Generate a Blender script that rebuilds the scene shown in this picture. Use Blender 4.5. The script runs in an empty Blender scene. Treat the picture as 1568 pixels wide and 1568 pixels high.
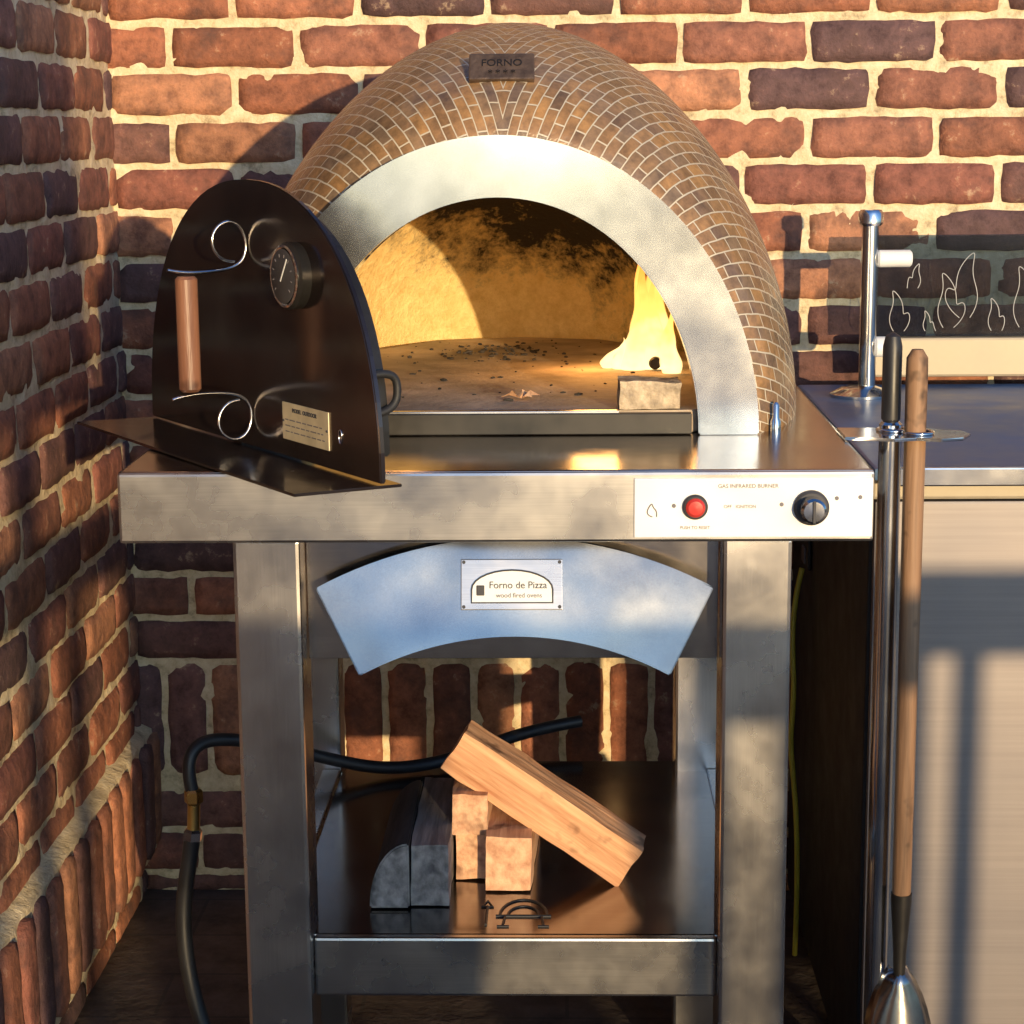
import bpy, bmesh, math, random
from mathutils import Vector, Matrix, noise
random.seed(7)
S=bpy.context.scene
S.view_settings.view_transform='Standard'; S.view_settings.look='None'; S.view_settings.exposure=0
rad=math.radians
# ------------------------------------------------------------ helpers
def link(o,parent=None):
    S.collection.objects.link(o)
    if parent: o.parent=parent
    return o
def empty(name,M=None):
    e=bpy.data.objects.new(name,None); link(e)
    if M: e.matrix_world=M
    e.empty_display_size=.05
    return e
def mesh_obj(name,verts,faces,mat,parent=None,smooth=False):
    me=bpy.data.meshes.new(name); me.from_pydata(verts,[],faces); me.update()
    if smooth: me.polygons.foreach_set('use_smooth',[True]*len(me.polygons))
    if mat: me.materials.append(mat)
    o=bpy.data.objects.new(name,me); return link(o,parent)
def bm_obj(name,bm,mat,parent=None,smooth=False,fix=True):
    if fix: bmesh.ops.recalc_face_normals(bm,faces=bm.faces)
    me=bpy.data.meshes.new(name); bm.to_mesh(me); bm.free()
    if smooth: me.polygons.foreach_set('use_smooth',[True]*len(me.polygons))
    me.materials.append(mat)
    o=bpy.data.objects.new(name,me); return link(o,parent)
def box(name,x0,x1,y0,y1,z0,z1,mat,parent=None,bev=.002,jit=0,M=None,cuts=0):
    bm=bmesh.new(); bmesh.ops.create_cube(bm,size=1)
    for v in bm.verts:
        v.co=Vector(((x0+x1)/2+v.co.x*(x1-x0),(y0+y1)/2+v.co.y*(y1-y0),(z0+z1)/2+v.co.z*(z1-z0)))
    if cuts: bmesh.ops.subdivide_edges(bm,edges=bm.edges[:],cuts=cuts,use_grid_fill=True)
    if jit:
        for v in bm.verts:
            v.co+=noise.noise_vector(v.co*25)*jit+noise.noise_vector(v.co*90)*jit*.4
    if bev and not cuts: bmesh.ops.bevel(bm,geom=bm.edges[:],offset=bev,segments=2,affect='EDGES',profile=.6)
    if M:
        for v in bm.verts: v.co=M@v.co
    return bm_obj(name,bm,mat,parent)
def prism(name,pts,y0,y1,mat,parent=None,bev=0,axis='y'):
    bm=bmesh.new()
    def P(p,t): return (p[0],t,p[1]) if axis=='y' else (p[0],p[1],t)
    a=[bm.verts.new(P(p,y0)) for p in pts]; b=[bm.verts.new(P(p,y1)) for p in pts]
    n=len(pts); bm.faces.new(a); bm.faces.new(b[::-1])
    for i in range(n): bm.faces.new((a[i],b[i],b[(i+1)%n],a[(i+1)%n]))
    bmesh.ops.recalc_face_normals(bm,faces=bm.faces)
    if bev:
        es=[e for e in bm.edges if len(e.link_faces)==2 and e.calc_face_angle(0)>.6]
        bmesh.ops.bevel(bm,geom=es,offset=bev,segments=2,affect='EDGES')
    return bm_obj(name,bm,mat,parent)
def ring_prism(name,outer,inner,y0,y1,mat,parent=None):
    n=len(outer); V=[];F=[]
    for (o,i) in zip(outer,inner):
        V+=[(o[0],y0,o[1]),(i[0],y0,i[1]),(o[0],y1,o[1]),(i[0],y1,i[1])]
    for k in range(n-1):
        a=4*k;b=a+4
        F+=[(a,a+1,b+1,b),(a+2,b+2,b+3,a+3),(a,b,b+2,a+2),(a+1,a+3,b+3,b+1)]
    F+=[(0,2,3,1),(4*n-4,4*n-3,4*n-1,4*n-2)]
    bm=bmesh.new(); vs=[bm.verts.new(v) for v in V]
    for f in F: bm.faces.new([vs[i] for i in f])
    bmesh.ops.recalc_face_normals(bm,faces=bm.faces)
    es=[e for e in bm.edges if e.calc_face_angle(0)>.6]
    bmesh.ops.bevel(bm,geom=es,offset=.0015,segments=2,affect='EDGES')
    return bm_obj(name,bm,mat,parent)
def lathe(name,prof,loc,mat,parent=None,axis=Vector((0,0,1)),seg=32,smooth=True):
    bm=bmesh.new(); R=axis.to_track_quat('Z','Y').to_matrix()
    rings=[]
    for r,h in prof:
        rings.append([bm.verts.new(Vector(loc)+R@Vector((max(r,1e-5)*math.cos(2*math.pi*k/seg),max(r,1e-5)*math.sin(2*math.pi*k/seg),h))) for k in range(seg)])
    for a,b in zip(rings[:-1],rings[1:]):
        for k in range(seg): bm.faces.new((a[k],a[(k+1)%seg],b[(k+1)%seg],b[k]))
    bm.faces.new(rings[0][::-1]); bm.faces.new(rings[-1])
    o=bm_obj(name,bm,mat,parent,smooth)
    if smooth:
        m=o.modifiers.new('e','EDGE_SPLIT'); m.split_angle=rad(35)
    return o
def rod(name,p,q,r,mat,parent=None,seg=24):
    p=Vector(p);q=Vector(q);L=(q-p).length; c=min(r*.25,L*.2)
    return lathe(name,[(r-c,0),(r,c),(r,L-c),(r-c,L)],p,mat,parent,(q-p).normalized(),seg)
def tube(name,pts,r,mat,parent=None,cyc=False,smooth=True):
    cu=bpy.data.curves.new(name,'CURVE'); cu.dimensions='3D'; cu.bevel_depth=r; cu.bevel_resolution=4; cu.resolution_u=8
    if smooth:
        sp=cu.splines.new('NURBS'); sp.points.add(len(pts)-1)
        for a,b in zip(sp.points,pts): a.co=(*b,1)
        sp.order_u=4; sp.use_endpoint_u=True; sp.use_cyclic_u=cyc
    else:
        sp=cu.splines.new('POLY'); sp.points.add(len(pts)-1)
        for a,b in zip(sp.points,pts): a.co=(*b,1)
        sp.use_cyclic_u=cyc
    cu.use_fill_caps=True; cu.materials.append(mat)
    return link(bpy.data.objects.new(name,cu),parent)
def text(name,s,size,M,mat,parent=None,ext=.0004):
    cu=bpy.data.curves.new(name,'FONT'); cu.body=s; cu.size=size; cu.align_x='CENTER'; cu.align_y='CENTER'; cu.extrude=ext
    cu.materials.append(mat); o=link(bpy.data.objects.new(name,cu),parent); o.matrix_local=M; return o

# ------------------------------------------------------------ materials
def newmat(name):
    m=bpy.data.materials.new(name); m.use_nodes=True; nt=m.node_tree
    return m,nt,nt.nodes['Principled BSDF']
def N(nt,t,**k):
    n=nt.nodes.new(t)
    for a,b in k.items(): setattr(n,a,b)
    return n
def coords(nt,kind='Object',scale=(1,1,1)):
    tc=N(nt,'ShaderNodeTexCoord'); mp=N(nt,'ShaderNodeMapping'); mp.inputs['Scale'].default_value=scale
    nt.links.new(tc.outputs[kind],mp.inputs[0]); return mp.outputs[0]
def noi(nt,vec,scale,detail=3,rough=.6):
    n=N(nt,'ShaderNodeTexNoise'); n.inputs['Scale'].default_value=scale; n.inputs['Detail'].default_value=detail; n.inputs['Roughness'].default_value=rough
    if vec: nt.links.new(vec,n.inputs['Vector'])
    return n.outputs['Fac']
def ramp(nt,fac,stops):
    r=N(nt,'ShaderNodeValToRGB'); e=r.color_ramp.elements
    while len(e)<len(stops): e.new(.5)
    for x,(p,c) in zip(e,stops):
        x.position=p; x.color=(*c,1) if hasattr(c,'__len__') else (c,c,c,1)
    nt.links.new(fac,r.inputs[0]); return r.outputs[0]
def mix(nt,fac,a,b,mode='MIX'):
    m=N(nt,'ShaderNodeMix',data_type='RGBA',blend_type=mode)
    for sock,v in ((m.inputs[0],fac),(m.inputs[6],a),(m.inputs[7],b)):
        if hasattr(v,'is_linked'): nt.links.new(v,sock)
        elif hasattr(v,'__len__'): sock.default_value=(*v,1)
        else: sock.default_value=v
    return m.outputs[2]
def bump(nt,b,h,dist,strength=1,prev=None):
    n=N(nt,'ShaderNodeBump'); n.inputs['Distance'].default_value=dist; n.inputs['Strength'].default_value=strength
    nt.links.new(h,n.inputs['Height'])
    if prev: nt.links.new(prev,n.inputs['Normal'])
    if b: nt.links.new(n.outputs[0],b.inputs['Normal'])
    return n.outputs[0]
def simple(name,col,rough=.5,metal=0,var=.25,scale=18,bmp=.0004,stretch=(1,1,1),bscale=90):
    m,nt,b=newmat(name)
    v=coords(nt,'Object',stretch)
    n=noi(nt,v,scale)
    c=ramp(nt,n,[(.3,[x*(1-var) for x in col]),(.7,[min(1,x*(1+var)) for x in col])])
    nt.links.new(c,b.inputs['Base Color']); b.inputs['Metallic'].default_value=metal
    r=ramp(nt,n,[(.3,max(.03,rough-.08)),(.7,min(1,rough+.08))])
    nt.links.new(r,b.inputs['Roughness'])
    if bmp>.0005: bump(nt,b,noi(nt,v,bscale),bmp)
    return m
def steel(name,col=(.62,.61,.6),rough=.3,stretch=(1,40,40),smudge=.06,wave=.0004,fs=14,ws=3.5):
    m,nt,b=newmat(name)
    v=coords(nt,'Object',stretch); vo=coords(nt,'Object')
    fine=noi(nt,v,fs,2); blot=noi(nt,vo,9,4,.6)
    c=ramp(nt,blot,[(.3,[x*.84 for x in col]),(.7,col)])
    c=mix(nt,.6,c,ramp(nt,fine,[(.3,(.78,.78,.78)),(.7,(1,1,1))]),'MULTIPLY')
    nt.links.new(c,b.inputs['Base Color']); b.inputs['Metallic'].default_value=1
    r=ramp(nt,blot,[(.3,rough-smudge*.5),(.72,rough+smudge)]); nt.links.new(r,b.inputs['Roughness'])
    bump(nt,b,noi(nt,vo,ws,1),wave*3,1)
    return m
M_steel=steel('brushed_steel',(.55,.53,.51),.26,(1,60,60),.08); M_steelv=steel('brushed_steel_vertical',(.56,.54,.53),.25,(60,60,1),.08)
M_steeld=steel('worn_steel_top',(.40,.36,.33),.17,(1,60,60),.08)
M_shelf=steel('dull_shelf_steel',(.34,.32,.31),.15)
M_archst=steel('arch_steel',(.76,.76,.77),.165,(60,1,60),.05,.0008,14,3.2)
M_platest=steel('plate_steel',(.43,.42,.40),.22,(60,1,60),.07,.0026,14,7)
M_chrome=steel('chrome',(.7,.7,.7),.14,(1,1,1),.05,0)
M_black=simple('black_rubber',(.02,.02,.022),.45,0)
M_bpaint=simple('black_paint',(.012,.012,.013),.55,0)
M_dark=simple('dark_bracket',(.03,.028,.026),.4,.6)
M_panel=simple('panel_white',(.82,.82,.81),.35,.1,.04,8,.0001)
M_red=simple('red_button',(.55,.04,.03),.3,0,.1)
M_brass=simple('brass',(.6,.42,.15),.3,1,.2)
M_yel=simple('yellow_cable',(.65,.55,.06),.5,0,.1)
M_plate=simple('label_metal',(.62,.55,.38),.4,.3,.15,40)
M_ink=simple('ink',(.04,.04,.045),.6,0)
M_inkb=simple('ink_soft',(.16,.15,.16),.6,0)
M_white=simple('white_enamel',(.75,.77,.76),.35,0,.05)
M_block=simple('firebrick_block',(.46,.36,.24),.85,0,.5,60,.004)
M_etch=simple('etching',(.46,.45,.43),.6,0,.1)
M_brownbronze=simple('plaque_bronze',(.12,.08,.055),.45,.5,.4,60,.002)
M_canvas=simple('blocker_canvas',(.35,.12,.08),.9,0,.2,10,.001)
m,nt,b=newmat('door_dark_steel'); vo=coords(nt); nn=noi(nt,vo,6,3)
nt.links.new(ramp(nt,nn,[(.3,(.05,.038,.036)),(.7,(.11,.082,.072))]),b.inputs['Base Color'])
nt.links.new(ramp(nt,noi(nt,vo,9,4),[(.3,.10),(.75,.28)]),b.inputs['Roughness']); b.inputs['Metallic'].default_value=.85
bump(nt,b,noi(nt,vo,4,1),.002); M_door=m
# brick
m,nt,b=newmat('brick_faces')
at=N(nt,'ShaderNodeAttribute',attribute_name='bc'); vo=coords(nt)
n1=noi(nt,vo,32,5,.72); n2=noi(nt,vo,13,4,.7)
c=mix(nt,1,at.outputs['Color'],ramp(nt,n1,[(.28,(.40,.36,.38)),(.5,(.92,.92,.92)),(.75,(1.45,1.35,1.25))]),'MULTIPLY')
c=mix(nt,ramp(nt,n2,[(.50,0.),(.70,.75)]),c,(.085,.045,.038))
c=mix(nt,ramp(nt,n1,[(.61,0.),(.72,.65)]),c,(.50,.37,.24))
nt.links.new(c,b.inputs['Base Color']); b.inputs['Roughness'].default_value=.85
bump(nt,b,n1,.006); M_brick=m
m,nt,b=newmat('mortar'); vo=coords(nt); n1=noi(nt,vo,40,5,.72)
nt.links.new(ramp(nt,n1,[(.3,(.36,.28,.17)),(.45,(.64,.52,.32)),(.72,(.82,.71,.50))]),b.inputs['Base Color'])
b.inputs['Roughness'].default_value=.95; bump(nt,b,n1,.006); M_mortar=m
# dome tiles (uv in metres)
m,nt,b=newmat('dome_tiles')
uv=N(nt,'ShaderNodeUVMap')
wn=N(nt,'ShaderNodeTexNoise'); wn.inputs['Scale'].default_value=30; wn.inputs['Detail'].default_value=1; nt.links.new(uv.outputs[0],wn.inputs['Vector'])
ad=N(nt,'ShaderNodeVectorMath',operation='MULTIPLY_ADD'); nt.links.new(wn.outputs['Color'],ad.inputs[0]); ad.inputs[1].default_value=(.004,.004,0); nt.links.new(uv.outputs[0],ad.inputs[2])
t=N(nt,'ShaderNodeTexBrick'); nt.links.new(ad.outputs[0],t.inputs['Vector'])
t.inputs['Scale'].default_value=1; t.inputs['Brick Width'].default_value=.034; t.inputs['Row Height'].default_value=.0175
t.inputs['Mortar Size'].default_value=.0012; t.inputs['Mortar Smooth'].default_value=.2; t.inputs['Bias'].default_value=0
for k,c in (('Color1',(0,0,0)),('Color2',(1,1,1)),('Mortar',(.5,.5,.5))): t.inputs[k].default_value=(*c,1)
tc=ramp(nt,t.outputs['Color'],[(0,(.15,.095,.055)),(.25,(.29,.165,.072)),(.5,(.19,.135,.09)),(.75,(.34,.19,.075)),(1,(.17,.115,.08))])
vo=coords(nt); nq=noi(nt,vo,60,4,.7)
tc=mix(nt,1,tc,ramp(nt,nq,[(.3,(.55,.55,.55)),(.7,(1.35,1.3,1.2))]),'MULTIPLY')
tc=mix(nt,t.outputs['Fac'],tc,(.55,.48,.36))
nt.links.new(tc,b.inputs['Base Color']); b.inputs['Roughness'].default_value=.27
inv=N(nt,'ShaderNodeMath',operation='SUBTRACT'); inv.inputs[0].default_value=1; nt.links.new(t.outputs['Fac'],inv.inputs[1])
h2=N(nt,'ShaderNodeMath',operation='MULTIPLY_ADD'); nt.links.new(nq,h2.inputs[0]); h2.inputs[1].default_value=.5; nt.links.new(inv.outputs[0],h2.inputs[2])
bump(nt,b,h2.outputs[0],.003); M_tiles=m
# refractory with soot
m,nt,b=newmat('sooted_refractory'); vo=coords(nt)
sx=N(nt,'ShaderNodeSeparateXYZ'); nt.links.new(vo,sx.inputs[0])
mr=N(nt,'ShaderNodeMapRange'); mr.inputs[1].default_value=1.02; mr.inputs[2].default_value=1.2; nt.links.new(sx.outputs['Z'],mr.inputs[0])
n1=noi(nt,vo,7,5,.75); n2=noi(nt,vo,45,5,.8)
a1=N(nt,'ShaderNodeMath',operation='MULTIPLY_ADD'); nt.links.new(n1,a1.inputs[0]); a1.inputs[1].default_value=1.5; nt.links.new(mr.outputs[0],a1.inputs[2])
a2=N(nt,'ShaderNodeMath',operation='MULTIPLY_ADD'); nt.links.new(n2,a2.inputs[0]); a2.inputs[1].default_value=1.1; nt.links.new(a1.outputs[0],a2.inputs[2])
ax_=N(nt,'ShaderNodeMath',operation='MULTIPLY_ADD'); nt.links.new(sx.outputs['X'],ax_.inputs[0]); ax_.inputs[1].default_value=.9; nt.links.new(a2.outputs[0],ax_.inputs[2])
mr2=N(nt,'ShaderNodeMapRange'); mr2.inputs[1].default_value=1.44; mr2.inputs[2].default_value=1.85; nt.links.new(ax_.outputs[0],mr2.inputs[0])
c=mix(nt,mr2.outputs[0],ramp(nt,n2,[(.3,(.66,.46,.17)),(.7,(.92,.72,.34))]),(.02,.015,.011))
nt.links.new(c,b.inputs['Base Color']); b.inputs['Roughness'].default_value=.95; bump(nt,b,n2,.007); M_refr=m
M_floor=simple('baking_stone',(.40,.32,.24),.8,0,.5,9,.0018)
def wood(name,c1,c2,sc=(60,60,5),rough=.7):
    m,nt,b=newmat(name); v=coords(nt,'Object',sc); v1=coords(nt)
    n=noi(nt,v,1,4,.6); c=ramp(nt,n,[(.3,c1),(.65,c2)])
    k=noi(nt,v1,22,3); c=mix(nt,ramp(nt,k,[(.60,0.),(.7,.75)]),c,[x*.35 for x in c1])
    nt.links.new(c,b.inputs['Base Color']); b.inputs['Roughness'].default_value=rough; bump(nt,b,n,.002); return m
M_wx=wood('cut_pine',(.42,.18,.08),(.78,.45,.24),(5,90,90))
M_wy=wood('cut_pine_end',(.44,.21,.11),(.76,.47,.28),(70,5,60))
M_wg=wood('weathered_wood',(.10,.09,.085),(.32,.29,.26),(70,5,60))
M_bark=wood('bark',(.012,.011,.010),(.05,.042,.036),(50,8,50),.9)
M_handle=wood('wooden_handle',(.10,.055,.03),(.30,.17,.09),(70,70,4),.6)
M_door_h=wood('door_handle_wood',(.13,.055,.035),(.26,.12,.07),(60,60,5),.4)
M_deck=wood('railing_wood',(.30,.29,.28),(.46,.44,.42),(5,60,60))
m,nt,b=newmat('patio_pavers'); vo=coords(nt)
t=N(nt,'ShaderNodeTexBrick'); nt.links.new(vo,t.inputs['Vector']); t.inputs['Scale'].default_value=1
t.inputs['Brick Width'].default_value=.3; t.inputs['Row Height'].default_value=.15; t.inputs['Mortar Size'].default_value=.003
for k,c in (('Color1',(.10,.075,.06)),('Color2',(.085,.065,.055)),('Mortar',(.06,.05,.045))): t.inputs[k].default_value=(*c,1)
n1=noi(nt,vo,12,4,.7)
nt.links.new(mix(nt,1,t.outputs['Color'],ramp(nt,n1,[(.3,(.45,.45,.45)),(.7,(1.3,1.3,1.3))]),'MULTIPLY'),b.inputs['Base Color'])
b.inputs['Roughness'].default_value=.85; bump(nt,b,n1,.004); M_ground=m
M_bounce=simple('bounce_sheet_pale',(.5,.49,.47),.9,0,.15,2,.002)
m,nt,b=newmat('smoked_glass'); out=nt.nodes['Material Output']
tr=N(nt,'ShaderNodeBsdfTransparent'); tr.inputs[0].default_value=(.50,.56,.62,1)
gl=N(nt,'ShaderNodeBsdfGlossy'); gl.inputs['Roughness'].default_value=.08
fr=N(nt,'ShaderNodeFresnel'); fr.inputs[0].default_value=1.45
ms=N(nt,'ShaderNodeMixShader'); nt.links.new(fr.outputs[0],ms.inputs[0]); nt.links.new(tr.outputs[0],ms.inputs[1]); nt.links.new(gl.outputs[0],ms.inputs[2])
nt.links.new(ms.outputs[0],out.inputs['Surface']); M_glass=m
m,nt,b=newmat('flame'); out=nt.nodes['Material Output']; em=N(nt,'ShaderNodeEmission'); vo=coords(nt)
lw=N(nt,'ShaderNodeLayerWeight'); lw.inputs[0].default_value=.5
sz=N(nt,'ShaderNodeSeparateXYZ'); nt.links.new(vo,sz.inputs[0])
zz=N(nt,'ShaderNodeMath',operation='MULTIPLY_ADD'); nt.links.new(noi(nt,vo,35,2),zz.inputs[0]); zz.inputs[1].default_value=.08; nt.links.new(sz.outputs['Z'],zz.inputs[2])
mz=N(nt,'ShaderNodeMapRange'); mz.inputs[1].default_value=.99; mz.inputs[2].default_value=1.15; nt.links.new(zz.outputs[0],mz.inputs[0])
nt.links.new(ramp(nt,mz.outputs[0],[(.0,(1,.75,.34)),(.45,(1,.48,.10)),(1,(1,.20,.02))]),em.inputs[0]); em.inputs[1].default_value=2.4
tr=N(nt,'ShaderNodeBsdfTransparent'); ms=N(nt,'ShaderNodeMixShader'); nt.links.new(lw.outputs['Facing'],ms.inputs[0]); nt.links.new(em.outputs[0],ms.inputs[1]); nt.links.new(tr.outputs[0],ms.inputs[2])
nt.links.new(ms.outputs[0],out.inputs['Surface']); M_flame=m
m,nt,b=newmat('grill_front_steel'); v=coords(nt,'Object',(1,1,60)); vo=coords(nt)
nt.links.new(mix(nt,1,ramp(nt,noi(nt,v,4,3),[(.3,(.24,.215,.21)),(.7,(.275,.25,.24))]),ramp(nt,noi(nt,vo,3,3),[(.3,(.72,.74,.80)),(.7,(1,.98,.96))]),'MULTIPLY'),b.inputs['Base Color'])
b.inputs['Metallic'].default_value=.55; b.inputs['Roughness'].default_value=.46; M_gfront=m
M_gtop=simple('grill_top_blue',(.07,.13,.23),.4,0,.25,12)
M_gbeige=simple('grill_trim',(.34,.29,.21),.5,.2,.2,10)

# ------------------------------------------------------------ brick walls
def build_wall(name,O,U,Nn,length,height,z_ref,u_ref,soldier=None,ledge=False):
    O=Vector(O);U=Vector(U);Nn=Vector(Nn);Z=Vector((0,0,1))
    root=empty(name)
    V=[];F=[];C=[]
    pal=[(.33,.125,.07),(.38,.155,.085),(.25,.095,.068),(.42,.195,.11),(.17,.08,.068),(.12,.065,.065),(.34,.135,.08),(.28,.115,.075),(.20,.095,.077)]
    def brick(u0,u1,z0,z1,out=0):
        nx,nz=(10,4) if (u1-u0)>(z1-z0) else (4,10)
        base=len(V); col=random.choice(pal); f=random.uniform(.75,1.15); col=[c*f for c in col]
        d0=random.uniform(-.0015,.0025)+out; tu=random.uniform(-.008,.008); tz=random.uniform(-.02,.02)
        cu=(u0+u1)/2;cz=(z0+z1)/2
        for j in range(nz+1):
            for i in range(nx+1):
                e=(i in(0,nx))+(j in(0,nz))
                u=u0+(u1-u0)*i/nx; z=z0+(z1-z0)*j/nz
                if e:
                    q=noise.noise_vector(Vector((u*38,z*38,3.3+out)))
                    q2=noise.noise_vector(Vector((u*90,z*90,1.3+out)))
                    u+=q.x*.0035+q2.x*.0015; z+=q.y*.0035+q2.y*.0015
                    if e==2: u+=(cu-u)*.02*(1 if nx>nz else 3); z+=(cz-z)*.07
                d=d0+tu*(u-cu)+tz*(z-cz)+noise.noise(Vector((u*30,z*30,1)))*.0016-(.0035 if e else 0)-(.002 if e==2 else 0)
                V.append(O+U*u+Z*z+Nn*d); C.append(col)
        def id(i,j): return base+j*(nx+1)+i
        flip=U.cross(Z).dot(Nn)<0
        for j in range(nz):
            for i in range(nx):
                f=(id(i,j),id(i+1,j),id(i+1,j+1),id(i,j+1)); F.append(f[::-1] if flip else f)
        per=[id(i,0) for i in range(nx+1)]+[id(nx,j) for j in range(1,nz+1)]+[id(i,nz) for i in range(nx-1,-1,-1)]+[id(0,j) for j in range(nz-1,0,-1)]
        b2=len(V)
        for p in per: V.append(V[p]-Nn*(.014+out)); C.append(col)
        n=len(per)
        for k in range(n):
            f=(per[k],b2+k,b2+(k+1)%n,per[(k+1)%n]); F.append(f[::-1] if flip else f)
    P=.0735;L=.1995;J=.0115
    s0,s1=soldier if soldier else (-1,-1)
    k=math.floor((0-z_ref)/P)
    while z_ref+k*P<height:
        z0=z_ref+k*P+J/2; z1=z_ref+(k+1)*P-J/2
        if z0<.0: z0=.0
        if soldier and z0<s1-.02 and z1>s0+.02: k+=1; continue
        off=u_ref+(L/2 if k%2 else 0); i=math.floor((0-off)/L)-1
        jz=random.uniform(-.001,.001)
        while off+i*L<length:
            a=max(0.0,off+i*L+J/2+random.uniform(-.002,.002)); b_=min(length,off+(i+1)*L-J/2+random.uniform(-.002,.002))
            if b_-a>.02 and z1-z0>.015: brick(a,b_,z0+jz,z1+jz)
            i+=1
        k+=1
    if soldier:
        u=.004
        while u<length:
            brick(u,min(length,u+P-J),s0+J/2,s1-J/2,.03 if ledge else .0); u+=P
    me=bpy.data.meshes.new('bricks'); me.from_pydata(V,[],F); me.update()
    ca=me.color_attributes.new('bc','FLOAT_COLOR','POINT')
    for i,c in enumerate(C): ca.data[i].color=(*c,1)
    me.polygons.foreach_set('use_smooth',[True]*len(me.polygons)); me.materials.append(M_brick)
    link(bpy.data.objects.new('bricks',me),root)
    r=.011; nu=int(length/r); nz=int(height/r); V=[];F=[]
    for j in range(nz+1):
        for i in range(nu+1):
            u=length*i/nu; z=height*j/nz
            d=-.0052+noise.noise(Vector((u*22,z*22,9)))*.0042+noise.noise(Vector((u*60,z*60,4)))*.0026
            if ledge and soldier and s0-.01<z<s1+.005: d+=.024
            V.append(O+U*u+Z*z+Nn*d)
    for j in range(nz):
        for i in range(nu):
            a=j*(nu+1)+i; F.append((a,a+1,a+nu+2,a+nu+1))
    mesh_obj('mortar',V,F,M_mortar,root,True)
    a=O-Nn*.02; c=O+U*length-Nn*.22
    xs=sorted((a.x,c.x)); ys=sorted((a.y,c.y))
    box('core',xs[0],xs[1],ys[0],ys[1],0,height-.01,M_mortar,root,0)
    box('coping',xs[0]-.03,xs[1]+.03,ys[0]-.03,ys[1]+.03,height,height+.06,M_mortar,root,.006)
    return root
WY=1.24; LX=-.709
build_wall('brick_wall',(LX-.03,WY,0),(1,0,0),(0,-1,0),2.95,2.2,1.282,(.2806-LX+.03),soldier=(.2,.40))
build_wall('brick_wall',(LX,WY+.028,0),(0,-1,0),(1,0,0),3.6,2.2,1.290,.06,soldier=(.085,.285),ledge=True)
mesh_obj('ground',[(-60,-60,0),(60,-60,0),(60,60,0),(-60,60,0)],[(0,1,2,3)],M_ground)
mesh_obj('bounce_sheet',[(-25,-55,.004),(25,-55,.004),(25,-3.3,.004),(-25,-3.3,.004)],[(0,1,2,3)],M_bounce)  # pale sheet added out of view to brighten reflections in the steel arch

# ------------------------------------------------------------ pizza oven
oven=empty('pizza_oven')
BT=.93
CX=-.066
box('bench_top',-.445,.304,0,1.13,.905,BT,M_steeld,oven,.004)
box('bench_front',-.445,.304,-.003,.012,.858,.9285,M_steel,oven,.003)
box('bench_side_l',-.4455,-.436,.012,1.12,.858,.904,M_steel,oven,.001)
box('bench_side_r',.295,.3045,.012,1.12,.858,.904,M_steel,oven,.001)
box('control_panel',.068,.3025,-.0055,-.002,.863,.9225,M_panel,oven,.001)
RX=Matrix.Rotation(rad(90),4,'X')
def fr(x,y,z): return Matrix.Translation((x,y,z))@RX
lathe('button_ring',[(.0125,0),(.0125,.003),(.0105,.005)],(.128,-.0055,.894),M_ink,oven,Vector((0,-1,0)))
lathe('button',[(.0095,.0),(.0095,.006),(.007,.0085),(.001,.009)],(.128,-.0065,.894),M_red,oven,Vector((0,-1,0)))
lathe('knob_ring',[(.0175,0),(.0175,.004),(.015,.006)],(.242,-.0055,.893),M_ink,oven,Vector((0,-1,0)))
lathe('knob',[(.0125,0),(.0125,.016),(.010,.019),(.001,.0195)],(.242,-.0115,.893),M_chrome,oven,Vector((0,-1,0)))
box('knob_grip',.2405,.2435,-.0335,-.031,.882,.904,M_ink,oven,.0008)
for x,z in ((.213,.896),(.267,.902),(.29,.903),(.107,.895)):
    lathe('panel_screw',[(.0022,0),(.0018,.001)],(x,-.0055,z),M_inkb,oven,Vector((0,-1,0)),12)
text('panel_text_a','GAS INFRARED BURNER',.0055,fr(.18,-.0058,.9145),M_inkb,oven)
text('panel_text_b','OFF   IGNITION',.0045,fr(.172,-.0058,.894),M_inkb,oven)
text('panel_text_c','PUSH TO RESET',.0042,fr(.128,-.0058,.873),M_inkb,oven)
tube('panel_flame_icon',[(.086,-.006,.884),(.080,-.006,.886),(.081,-.006,.892),(.086,-.006,.899),(.086,-.006,.893),(.091,-.006,.890),(.090,-.006,.884)],.0006,M_inkb,oven)
for x0,x1,y0,y1 in ((-.336,-.268,.018,.088),(.158,.227,.018,.088),(-.357,-.3,.60,.655),(.144,.205,.60,.655)):
    box('leg',x0,x1,y0,y1,0.02,.857,M_steelv,oven,.004)
    box('foot',x0-.008,x1+.008,y0-.008,y1+.008,0.001,.02,M_bpaint,oven,.003)
box('apron_panel',-.267,.157,.062,.066,.722,.857,M_steeld,oven,.0005)
n=28;out=[];inn=[]
AX,AZ,Ro,Ri,ha=-.052,.4185,.436,.3385,rad(27.6)
for i in range(n+1):
    a=-ha+2*ha*i/n
    out.append((AX+Ro*math.sin(a),AZ+Ro*math.cos(a))); inn.append((AX+Ri*math.sin(a),AZ+Ri*math.cos(a)))
ap=ring_prism('arched_plate',out,inn,0,.003,M_platest,oven)
tilt=Matrix.Translation((0,.040,.8545))@Matrix.Rotation(rad(-16),4,'X')@Matrix.Scale(1.03,4,Vector((0,0,1)))@Matrix.Translation((0,0,-.8545))
ap.data.transform(tilt)
def onp(x,z,off=0): return tilt@Vector((x,off,z))
def pbox(name,x0,x1,z0,z1,t0,t1,mat):
    o=box(name,x0,x1,t0,t1,z0,z1,mat,oven,.0008); o.data.transform(tilt); return o
for x in (-.2,.1): box('plate_bracket',x,x+.02,.05,.062,.79,.81,M_dark,oven,.001)
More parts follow.
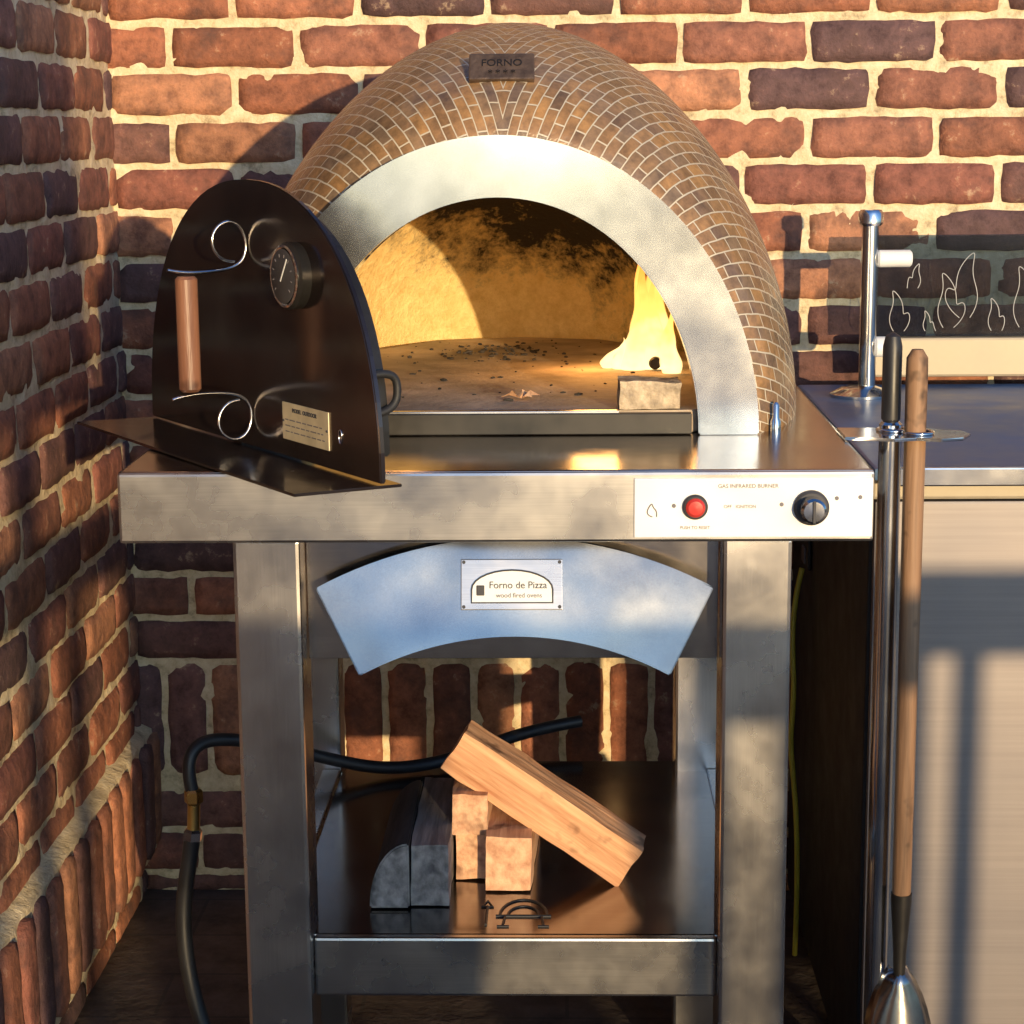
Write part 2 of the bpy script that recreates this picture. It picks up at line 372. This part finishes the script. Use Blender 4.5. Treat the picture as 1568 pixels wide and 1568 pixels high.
pbox('badge_backing',-.106,-.003,.783,.833,-.002,-.0002,M_steel)
badge=[(-.095,.790),(-.013,.790)]+[(-.054+.041*math.cos(t),.803+.019*math.sin(t)) for t in [math.pi*k/14 for k in range(15)]]
b1=prism('badge',badge,-.0035,-.0021,M_white,oven); b1.data.transform(tilt)
tube('badge_rim',[onp(x,z,-.0036) for x,z in badge],.0009,M_ink,oven,True,False)
text('badge_text','Forno de Pizza',.0098,tilt@fr(-.048,-.004,.807),M_ink,oven)
text('badge_text_b','wood fired ovens',.0066,tilt@fr(-.047,-.004,.797),M_inkb,oven)
pbox('badge_icon',-.09,-.082,.797,.807,-.0042,-.0036,M_ink)
for x in(-.103,-.006):
    for z in(.786,.830):
        o=lathe('rivet',[(.0018,0),(.0012,.001)],(x,-.002,z),M_ink,oven,Vector((0,-1,0)),12); o.data.transform(tilt)
box('shelf',-.30,.20,.052,.645,.412,.422,M_shelf,oven,.002)
box('shelf_front_rail',-.2675,.1575,.04,.052,.357,.4225,M_steel,oven,.003)
box('shelf_side_l',-.325,-.301,.089,.599,.39,.425,M_steel,oven,.002)
box('shelf_side_r',.186,.206,.089,.599,.39,.4255,M_steel,oven,.002)
Zs=.4226
def st(pts,r=.0015,cyc=False): tube('shelf_stencil',[(x,y,Zs) for x,y in pts],r,M_bpaint,oven,cyc,False)
lx,ly=-.047,.098
for (ra,rb) in ((.026,.045),(.017,.026)):
    st([(lx+ra*math.cos(t),ly+.004+rb*math.sin(t)) for t in [math.pi*k/12 for k in range(13)]])
st([(lx-.03,ly+.002),(lx+.03,ly+.002)],.002); st([(lx-.02,ly),(lx-.022,ly-.024)]); st([(lx+.02,ly),(lx+.022,ly-.024)]); st([(lx-.028,ly-.026),(lx-.015,ly-.026)]); st([(lx+.016,ly-.026),(lx+.028,ly-.026)])
st([(lx-.040,ly-.022),(lx-.040,ly+.03)]); st([(lx-.046,ly+.028),(lx-.040,ly+.046),(lx-.034,ly+.028)],.0014,True)
n=56;out=[];inn=[]
for i in range(n+1):
    a=math.pi*i/n
    out.append((-.0726+.285*math.cos(a),BT+.0005+.325*math.sin(a))); inn.append((-.0726+.219*math.cos(a),BT+.0005+.259*math.sin(a)))
ring_prism('face_arch',out,inn,.225,.275,M_archst,oven)
def dome(name,a0,h0,a1,h1,Yf,Ym,Yb,mat,nphi=72,nf=22,nb_=22,ex=1.9,zb=BT,uv=True):
    V=[];F=[];UV=[];prof=[]
    for i in range(nf+1):
        al=math.pi/2*i/nf; w=math.sin(al)**.95
        prof.append((Ym-(Ym-Yf)*math.cos(al),a0+(a1-a0)*w,h0+(h1-h0)*w))
    for i in range(1,nb_+1):
        be=math.pi/2*i/nb_; prof.append((Ym+(Yb-Ym)*math.sin(be),max(a1*math.cos(be),.002),max(h1*math.cos(be),.002)))
    s=0;ss=[0]
    for p,q in zip(prof[:-1],prof[1:]):
        s+=math.hypot(q[0]-p[0],(q[2]-p[2])); ss.append(s)
    for (Y,a,h),s in zip(prof,ss):
        for k in range(nphi+1):
            ph=-math.pi/2+math.pi*k/nphi
            sx=math.copysign(abs(math.sin(ph))**(2/ex),math.sin(ph)); cz=abs(math.cos(ph))**(2/ex)
            V.append((CX+a*sx,Y,zb+h*cz)); UV.append((s,abs(ph)*.41+4-.42*s))
    for i in range(len(prof)-1):
        for k in range(nphi):
            q=i*(nphi+1)+k; F.append((q,q+1,q+nphi+2,q+nphi+1))
    o=mesh_obj(name,V,F,mat,oven,True)
    if uv:
        l=o.data.uv_layers.new(name='UVMap')
        for lp in o.data.loops: l.data[lp.index].uv=UV[lp.vertex_index]
    return o
dome('tiled_dome',.274,.316,.355,.463,.245,.66,1.13,M_tiles,ex=1.85)
dome('inner_vault',.219,.259,.30,.345,.27,.56,1.06,M_refr,ex=2.05,zb=BT+.002)
fl=[(CX-.205,.240),(CX+.205,.240),(CX+.26,.3),(CX+.29,.56),(CX+.24,.82),(CX+.12,1.0),(CX,1.04),(CX-.12,1.0),(CX-.24,.82),(CX-.29,.56),(CX-.26,.3)]
prism('baking_floor',fl,BT+.001,BT+.026,M_floor,oven,.0015,'z')
box('floor_skirt',CX-.205,CX+.205,.228,.2395,BT+.001,BT+.024,M_dark,oven,.001)
box('floor_edge_trim',CX-.2,CX+.125,.226,.236,BT+.0245,BT+.0275,M_steel,oven,.0008)
lathe('bench_pin',[(.006,0),(.006,.012),(.004,.016),(.004,.03),(.002,.033)],(.233,.25,BT),M_chrome,oven)
plM=Matrix.Translation((CX-.002,.298,BT+.397))@Matrix.Rotation(rad(-38),4,'X')
o=box('dome_plaque',-.036,.036,-.004,.004,-.018,.018,M_brownbronze,oven,.002); o.data.transform(plM)
text('plaque_text','FORNO',.013,plM@Matrix.Translation((0,-.0043,.004))@RX,M_dark,oven)
text('plaque_text_b','* * * *',.012,plM@Matrix.Translation((0,-.0043,-.010))@RX,M_dark,oven)
# gas burner & fire at the right of the chamber
bur=empty('gas_burner')
rod('burner_tube',(.115,.60,BT+.036),(.145,.82,BT+.036),.008,M_dark,bur)
def flame(name,x,y,z,h,r,lx,ly):
    bm=bmesh.new(); seg=14;rings=[];n=22
    for j in range(n+1):
        t=j/n; rr=r*(1-t)**1.15*(1+.45*math.sin(math.pi*min(1,t*1.6)))*(1+.12*math.sin(t*17+x*90))+.0003
        cx=x+lx*t*t+.010*math.sin(t*5.5+x*70)*t; cy=y+ly*t*t+.008*math.sin(t*5+y*20)*t
        rings.append([bm.verts.new((cx+rr*math.cos(2*math.pi*k/seg),cy+rr*math.sin(2*math.pi*k/seg)*.6,z+h*t)) for k in range(seg)])
    for a,b in zip(rings[:-1],rings[1:]):
        for k in range(seg): bm.faces.new((a[k],a[(k+1)%seg],b[(k+1)%seg],b[k]))
    return bm_obj(name,bm,M_flame,bur,True)
for i,(x,y,h,r_,lx_,ly_) in enumerate(((.072,.62,.075,.010,.030,.0),(.088,.61,.12,.014,.020,.02),(.104,.62,.165,.017,.004,.02),(.120,.62,.14,.015,-.012,.02),(.128,.70,.19,.017,-.03,.02),(.135,.57,.10,.012,-.010,.0),(.100,.72,.15,.015,.008,.0),(.056,.63,.04,.008,.020,.0))):
    flame('flame_%d'%(i+1),x,y,BT+.027,h,r_,lx_,ly_)
fl_=bpy.data.lights.new('fire_glow','POINT'); fl_.energy=1.3; fl_.color=(1,.46,.12); fl_.shadow_soft_size=.04
fo=link(bpy.data.objects.new('fire_glow',fl_),bur); fo.location=(.05,.60,BT+.11)
box('firebrick',.060,.127,.238,.285,BT+.027,BT+.058,M_block,None,0,.003,None,9)
cr=bmesh.new()
for i in range(190):
    if i<135: x,y=random.gauss(-.09,.05),random.gauss(.84,.07)
    else: x,y=random.uniform(-.25,.1),random.uniform(.3,.9)
    s=random.uniform(.0007,.0032)*random.uniform(.5,1.2); mm=Matrix.Translation((x,y,BT+.026+s*.4))@Matrix.Rotation(random.random()*6,4,'Z')@Matrix.Diagonal((s*random.uniform(1,2.4),s,s*.6,1))
    bmesh.ops.create_icosphere(cr,subdivisions=1,radius=1,matrix=mm)
bm_obj('ash_crumbs',cr,M_bark)
lf=bmesh.new()
for ang,L in ((.2,.022),(1.2,.026),(2.5,.02),(3.6,.026),(4.6,.014),(5.5,.018)):
    a=Vector((math.cos(ang),math.sin(ang),0)); p=Vector((-.05,.33,BT+.028)); s=Vector((-a.y,a.x,0))*.004
    vs=[lf.verts.new(p),lf.verts.new(p+a*L*.5+s+Vector((0,0,.009))),lf.verts.new(p+a*L+Vector((0,0,.003))),lf.verts.new(p+a*L*.5-s+Vector((0,0,.004)))]
    lf.faces.new(vs)
bm_obj('dry_leaf',lf,M_wy,None,False,False)

# ------------------------------------------------------------ oven door
d=Vector((.553,-.833,0)).normalized(); yy=Vector((0,0,1)).cross(d)
DM=Matrix.Translation((-.325,.127,BT+.004))@Matrix((( d.x,yy.x,0,0),(d.y,yy.y,0,0),(0,0,1,0),(0,0,0,1)))
door=empty('oven_door',DM)
pts=[]
for i in range(41):
    a=math.pi*i/40; ex=2.25
    pts.append((.28*math.copysign(abs(math.cos(a))**(2/ex),math.cos(a)),.002+.277*abs(math.sin(a))**(2/ex)))
prism('door_plate',pts,-.003,.003,M_door,door,.0012)
ins=[(x*.86,.02+(z-.002)*.86) for x,z in pts]
prism('door_insulation',ins,.0032,.03,M_dark,door,.002)
prism('door_foot',[(-.30,-.088),(.27,-.088),(.28,.02),(-.28,.02)],-.003,.0,M_door,door,.0006,'z')
rod('handle_grip',(0,-.072,.065),(0,-.072,.183),.0115,M_door_h,door)
def scroll(z,s):
    p=[(0,-.092,z+.004*s),(0,-.075,z),(0,-.05,z),(0,-.02,z+.002*s),(0,-.006,z+.012*s),(0,-.003,z+.030*s),(0,-.010,z+.048*s),(0,-.026,z+.053*s),(0,-.042,z+.042*s),(0,-.043,z+.022*s),(0,-.030,z+.010*s),(0,-.018,z+.010*s)]
    return tube('handle_scroll',p,.0017,M_chrome,door)
scroll(.186,1); scroll(.062,-1)
lathe('thermometer_bezel',[(.033,0),(.033,.010),(.030,.013),(.027,.013),(.026,.009)],(.115,-.003,.187),M_dark,door,Vector((0,-1,0)))
lathe('thermometer_rim',[(.030,.0),(.031,.002),(.029,.003),(.0275,.002)],(.115,-.0155,.187),M_chrome,door,Vector((0,-1,0)))
lathe('thermometer_dial',[(.027,0),(.026,.0005)],(.115,-.0185,.187),M_ink,door,Vector((0,-1,0)))
o=box('thermometer_needle',-.0009,.0009,-.0202,-.0195,-.006,.021,M_white,door,.0003); o.data.transform(Matrix.Translation((.115,0,.187))@Matrix.Rotation(rad(35),4,'Y'))
for k in range(10):
    a=rad(-130+29*k); o=box('dial_mark',-.0005,.0005,-.0198,-.0192,.019,.022,M_inkb,door,0); o.data.transform(Matrix.Translation((.115,0,.187))@Matrix.Rotation(a,4,'Y'))
box('rating_label',.075,.178,-.0045,-.0031,.020,.058,M_plate,door,.0006)
text('label_title','MODEL  OUTDOOR',.006,Matrix.Translation((.126,-.0048,.051))@RX,M_ink,door)
for k in range(3):
    x=.082
    while x<.165:
        w_=random.uniform(.004,.014); box('label_line',x,min(.17,x+w_),-.0048,-.0046,.028+.006*k,.0293+.006*k,M_inkb,door,0); x+=w_+.0025
for x in (.078,.175):
    lathe('rivet',[(.0015,0),(.001,.001)],(x,-.0045,.039),M_ink,door,Vector((0,-1,0)),10)
tube('flame_logo',[(.2,-.0036,.03),(.196,-.0036,.036),(.201,-.0036,.05),(.206,-.0036,.038),(.202,-.0036,.03)],.0008,M_chrome,door)
tube('rear_clamp',[(.245,.01,.10),(.245,.034,.103),(.245,.038,.085),(.245,.034,.065),(.245,.01,.062)],.004,M_bpaint,door)

# ------------------------------------------------------------ firewood
Zf=.423
def log(x0,x1,y0,y1,z0,z1,mat,rz=0,jit=.002):
    c=Vector(((x0+x1)/2,(y0+y1)/2,0)); M=Matrix.Translation(c)@Matrix.Rotation(rad(rz),4,'Z')@Matrix.Translation(-c)
    return box('firewood_log',x0,x1,y0,y1,z0,z1,mat,None,0,jit,M,6)
log(-.170,-.129,.127,.36,Zf+.001,Zf+.070,M_wg,0)
log(-.1265,-.0885,.205,.40,Zf+.001,Zf+.055,M_wy,1)
log(-.1275,-.0865,.195,.38,Zf+.057,Zf+.105,M_wy,-1)
log(-.087,-.036,.17,.36,Zf+.001,Zf+.064,M_wy,-2)
sp=[(-.216,Zf+.001),(-.172,Zf+.001),(-.172,Zf+.075)]+[(-.172-.044*math.sin(t),Zf+.001+.074*math.cos(t)) for t in [math.pi/2*k/10 for k in range(1,10)]]
q=prism('firewood_log',sp,.118,.34,M_bark,None,.002)
q.data.materials.append(M_wg)
for p_ in q.data.polygons:
    if p_.normal.y<-.8: p_.material_index=1
A=Vector((.062,.215,Zf+.028)); B=Vector((-.112,.235,Zf+.143)); ax=(B-A).normalized(); L=(B-A).length+.03
Rm=ax.to_track_quat('X','Z').to_matrix().to_4x4()
o=box('firewood_log',-L/2,L/2,-.026,.026,-.026,.026,M_wx,None,0,.0025,None,9)
o.matrix_world=Matrix.Translation((A+B)/2)@Rm

# ------------------------------------------------------------ gas hose
hose=empty('gas_hose')
tube('hose_back',[(.02,.72,.455),(-.06,.69,.450),(-.12,.63,.440),(-.19,.585,.433),(-.26,.575,.432),(-.36,.55,.47),(-.43,.5,.50),(-.475,.47,.505),(-.48,.46,.47),(-.472,.46,.435)],.0085,M_black,hose)
rod('fitting_nut',(-.472,.46,.445),(-.472,.46,.425),.012,M_brass,hose,6)
rod('fitting_stem',(-.472,.46,.428),(-.474,.46,.39),.008,M_brass,hose)
rod('fitting_nut_b',(-.474,.46,.392),(-.476,.46,.375),.0125,M_chrome,hose,6)
tube('hose_front',[(-.476,.46,.38),(-.480,.46,.35),(-.492,.46,.30),(-.49,.45,.22),(-.47,.44,.13),(-.43,.42,.05),(-.33,.40,.012),(-.2,.45,.011)],.0105,M_black,hose)

# ------------------------------------------------------------ outdoor grill station (right)
gr=empty('outdoor_grill')
gx0,gx1=.362,1.55
box('cabinet_body',gx0,gx1,.40,1.17,.04,.83,M_bpaint,gr,.004)
box('front_skin',gx0+.004,.7695,.384,.3985,.06,.826,M_gfront,gr,.003)
box('front_skin_b',.7735,gx1-.004,.384,.3985,.06,.826,M_gfront,gr,.003)
box('front_trim',gx0-.002,gx1,.372,.398,.830,.855,M_gbeige,gr,.004)
box('top_plate',gx0-.004,gx1+.01,.345,1.12,.857,.872,M_gtop,gr,.004)
box('top_lip',gx0+.01,gx1,.336,.344,.852,.874,M_chrome,gr,.002)
box('rear_rail',.47,gx1,1.10,1.13,.885,.945,M_gbeige,gr,.004)
box('wind_glass',.46,gx1,1.105,1.111,.946,1.10,M_glass,gr,.001)
def efl(x,z,s,mx=1,r=.0006):
    tube('etched_flame',[(x+mx*dx*(1 if k in(0,8) else s),1.1035,z+dz*s) for k,(dx,dz) in enumerate(((0,0),(-.012,.018),(.004,.04),(-.008,.07),(.016,.045),(.012,.02),(.024,.035),(.026,.012),(.016,0)))],r,M_etch,gr)
for x,z,s,mx in ((.50,.955,1,1),(.535,1.02,.6,-1),(.548,.955,.5,1),(.575,.96,1.35,1),(.615,.975,1.6,-1),(.648,.955,.8,1),(.69,.96,1.5,1),(.735,.96,1.1,-1),(.79,.96,1.5,1),(.87,.96,1.2,-1),(.96,.96,1.4,1),(1.08,.96,1.2,-1),(1.2,.96,1.4,1)): efl(x,z,s,mx)
for x in (.40,1.5):
    for y in (.45,1.1): lathe('caster',[(.02,0),(.025,.01),(.02,.04)],(x,y,0.0),M_bpaint,gr)
post=empty('rotisserie_bracket')
px,py=.443,.98
lathe('flange',[(.046,0),(.046,.004),(.03,.012),(.018,.016)],(px-.008,py,.8725),M_chrome,post)
rod('post',(px,py,.885),(px,py,1.128),.0125,M_chrome,post)
lathe('cap',[(.014,0),(.018,.004),(.018,.018),(.015,.023)],(px,py,1.120),M_chrome,post)
rod('arm_upper',(px+.01,py-.002,1.073),(px+.060,py-.002,1.073),.0125,M_white,post)
rod('arm_lower',(px+.008,py-.002,.945),(px+.04,py-.002,.945),.015,M_white,post)
oi=empty('power_outlet')
box('cover',.355,.3615,.93,1.0,.62,.70,M_bpaint,oi,.003)
for z in (.638,.68): box('socket',.352,.3555,.95,.98,z-.012,z+.012,M_inkb,oi,.002)
tube('power_cable',[(.35,.95,.62),(.33,.93,.55),(.34,.9,.45),(.33,.92,.36),(.345,.9,.27),(.35,.93,.1),(.35,.95,.012)],.004,M_yel)

# ------------------------------------------------------------ tool rack & tools
rk=empty('tool_rack')
sc=[(.300,.18),(.33,.172),(.35,.165),(.375,.172),(.40,.163),(.425,.172),(.438,.20),(.432,.225),(.41,.232),(.395,.245),(.37,.236),(.345,.246),(.30,.25)]
prism('rack_plate',sc,BT+.001,BT+.0045,M_chrome,rk,.0008,'z')
for x,y in ((.381,.20),(.357,.222)):
    tube('rack_ring',[(x+.016*math.cos(a),y+.016*math.sin(a),BT+.006) for a in [2*math.pi*k/16 for k in range(16)]],.002,M_chrome,rk,True,False)
sh=empty('ash_shovel')
X,Y=.378,.20
lathe('wooden_shaft',[(.008,0),(.0105,.01),(.0112,.3),(.0118,.6),(.0115,.615),(.006,.624)],(X,Y,.402),M_handle,sh)
lathe('ferrule',[(.0065,0),(.0075,.03),(.0115,.09),(.0118,.10)],(X,Y,.31),M_dark,sh)
bm=bmesh.new(); gv=[]
for j in range(9):
    row=[]
    for i in range(9):
        u=(i-4)/4; t=j/8; w=.042*(1-(1-t)**3*.75)
        row.append(bm.verts.new((X+u*w, Y-.012+.02*(u*u)-.025*t+.006, .318-t*.13)))
    gv.append(row)
for j in range(8):
    for i in range(8): bm.faces.new((gv[j][i],gv[j][i+1],gv[j+1][i+1],gv[j+1][i]))
o=bm_obj('shovel_blade',bm,M_steeld,sh,True); so=o.modifiers.new('s','SOLIDIFY'); so.thickness=.002
pk=empty('pizza_peel')
X,Y=.355,.222
lathe('grip',[(.006,0),(.0105,.006),(.0105,.085),(.008,.096),(.002,.1)],(X,Y,BT+.012),M_black,pk)
rod('shaft',(X,Y,.20),(X,Y,.945),.0125,M_chrome,pk)
prism('peel_blade',[(X-.012,.22),(X+.012,.22),(X+.05,.17),(X+.06,.06),(X+.04,.03),(X-.04,.03),(X-.06,.06),(X-.05,.17)],Y-.001,Y+.001,M_steelv,pk)

# ------------------------------------------------------------ unseen shadow casters added behind the viewpoint
rl=empty('unseen_railing')  # railing added out of view; its rails cast the shadow band and stripes
Yr=-3.0
box('handrail',-3.5,5.0,Yr-.05,Yr+.05,.955,.99,M_deck,rl,.004)
box('top_rail',-3.5,5.0,Yr-.02,Yr+.02,.885,.954,M_deck,rl,.003)
box('bottom_rail',-3.5,5.0,Yr-.02,Yr+.02,.1,.17,M_deck,rl,.003)
for a_,b_ in ((.60,.87),(1.17,1.24),(1.30,1.37),(1.43,1.50)):  # boards added out of view to shade the leg, logs and lower wall
    box('blocker_board',a_,b_,Yr-.012,Yr+.012,.171,.884,M_deck,rl,.002)
x=-3.4;k=0
while x<5:
    if not .57<x<.95 and not 1.1<x<1.52:
        if k%9==0: box('rail_post',x-.045,x+.045,Yr-.046,Yr+.046,0,.953,M_deck,rl,.004)
        else: box('baluster',x-.015,x+.015,Yr-.014,Yr+.014,.171,.884,M_deck,rl,.002)
    x+=.15;k+=1
um=empty('blocker_umbrella')  # closed umbrella made up out of view to shade the upper left wall
ux,uy=.305,-2.6
lathe('base',[(.2,0),(.2,.04),(.06,.06),(.03,.1)],(ux,uy,.001),M_bpaint,um)
rod('pole',(ux,uy,.06),(ux,uy,2.75),.019,M_deck,um)
bm=bmesh.new(); rings=[]
for j in range(25):
    t=j/24; rr=.112-.085*t**1.6+(.004 if j%2 else 0)
    rings.append([bm.verts.new((ux+rr*(1+.12*math.cos(8*2*math.pi*k/64))*math.cos(2*math.pi*k/64),uy+rr*(1+.12*math.cos(8*2*math.pi*k/64))*math.sin(2*math.pi*k/64),1.13+1.55*t)) for k in range(64)])
for a,b in zip(rings[:-1],rings[1:]):
    for k in range(64): bm.faces.new((a[k],a[(k+1)%64],b[(k+1)%64],b[k]))
bm.faces.new(rings[-1]); bm.faces.new(rings[0][::-1])
bm_obj('blocker_canopy',bm,M_canvas,um,True)

# ------------------------------------------------------------ light
az,el=rad(17.5),rad(4.0)
to_sun=Vector((math.sin(az)*math.cos(el),-math.cos(az)*math.cos(el),math.sin(el)))
sl=bpy.data.lights.new('sun','SUN'); sl.energy=5.0; sl.angle=rad(.5); sl.color=(1,.72,.39)
so=link(bpy.data.objects.new('sun',sl)); so.rotation_euler=(-to_sun).to_track_quat('-Z','Y').to_euler()
w=bpy.data.worlds.new('World'); S.world=w; w.use_nodes=True; nt=w.node_tree
sky=nt.nodes.new('ShaderNodeTexSky'); sky.sky_type='NISHITA'; sky.sun_disc=False
sky.sun_elevation=rad(9); sky.sun_rotation=math.pi-az; sky.ozone_density=3
tint=nt.nodes.new('ShaderNodeMix'); tint.data_type='RGBA'; tint.blend_type='MULTIPLY'; tint.inputs[0].default_value=1; tint.inputs[7].default_value=(.72,.98,1.32,1)
nt.links.new(sky.outputs[0],tint.inputs[6])
nt.links.new(tint.outputs[2],nt.nodes['Background'].inputs[0]); nt.nodes['Background'].inputs[1].default_value=.24

# ------------------------------------------------------------ camera
ps,p,r=rad(1.56),rad(10.84),rad(.5)
F=Vector((-math.sin(ps)*math.cos(p),math.cos(ps)*math.cos(p),-math.sin(p)))
R0=Vector((math.cos(ps),math.sin(ps),0)); U0=R0.cross(F)
R=R0*math.cos(r)-U0*math.sin(r); U=U0*math.cos(r)+R0*math.sin(r)
cam=bpy.data.cameras.new('camera'); co=link(bpy.data.objects.new('camera',cam))
co.matrix_world=Matrix(((R.x,U.x,-F.x,0),(R.y,U.y,-F.y,-1.94),(R.z,U.z,-F.z,1.26),(0,0,0,1)))
cam.sensor_width=36; cam.lens=3051/1568*36; cam.clip_start=.05; cam.clip_end=500
S.camera=co
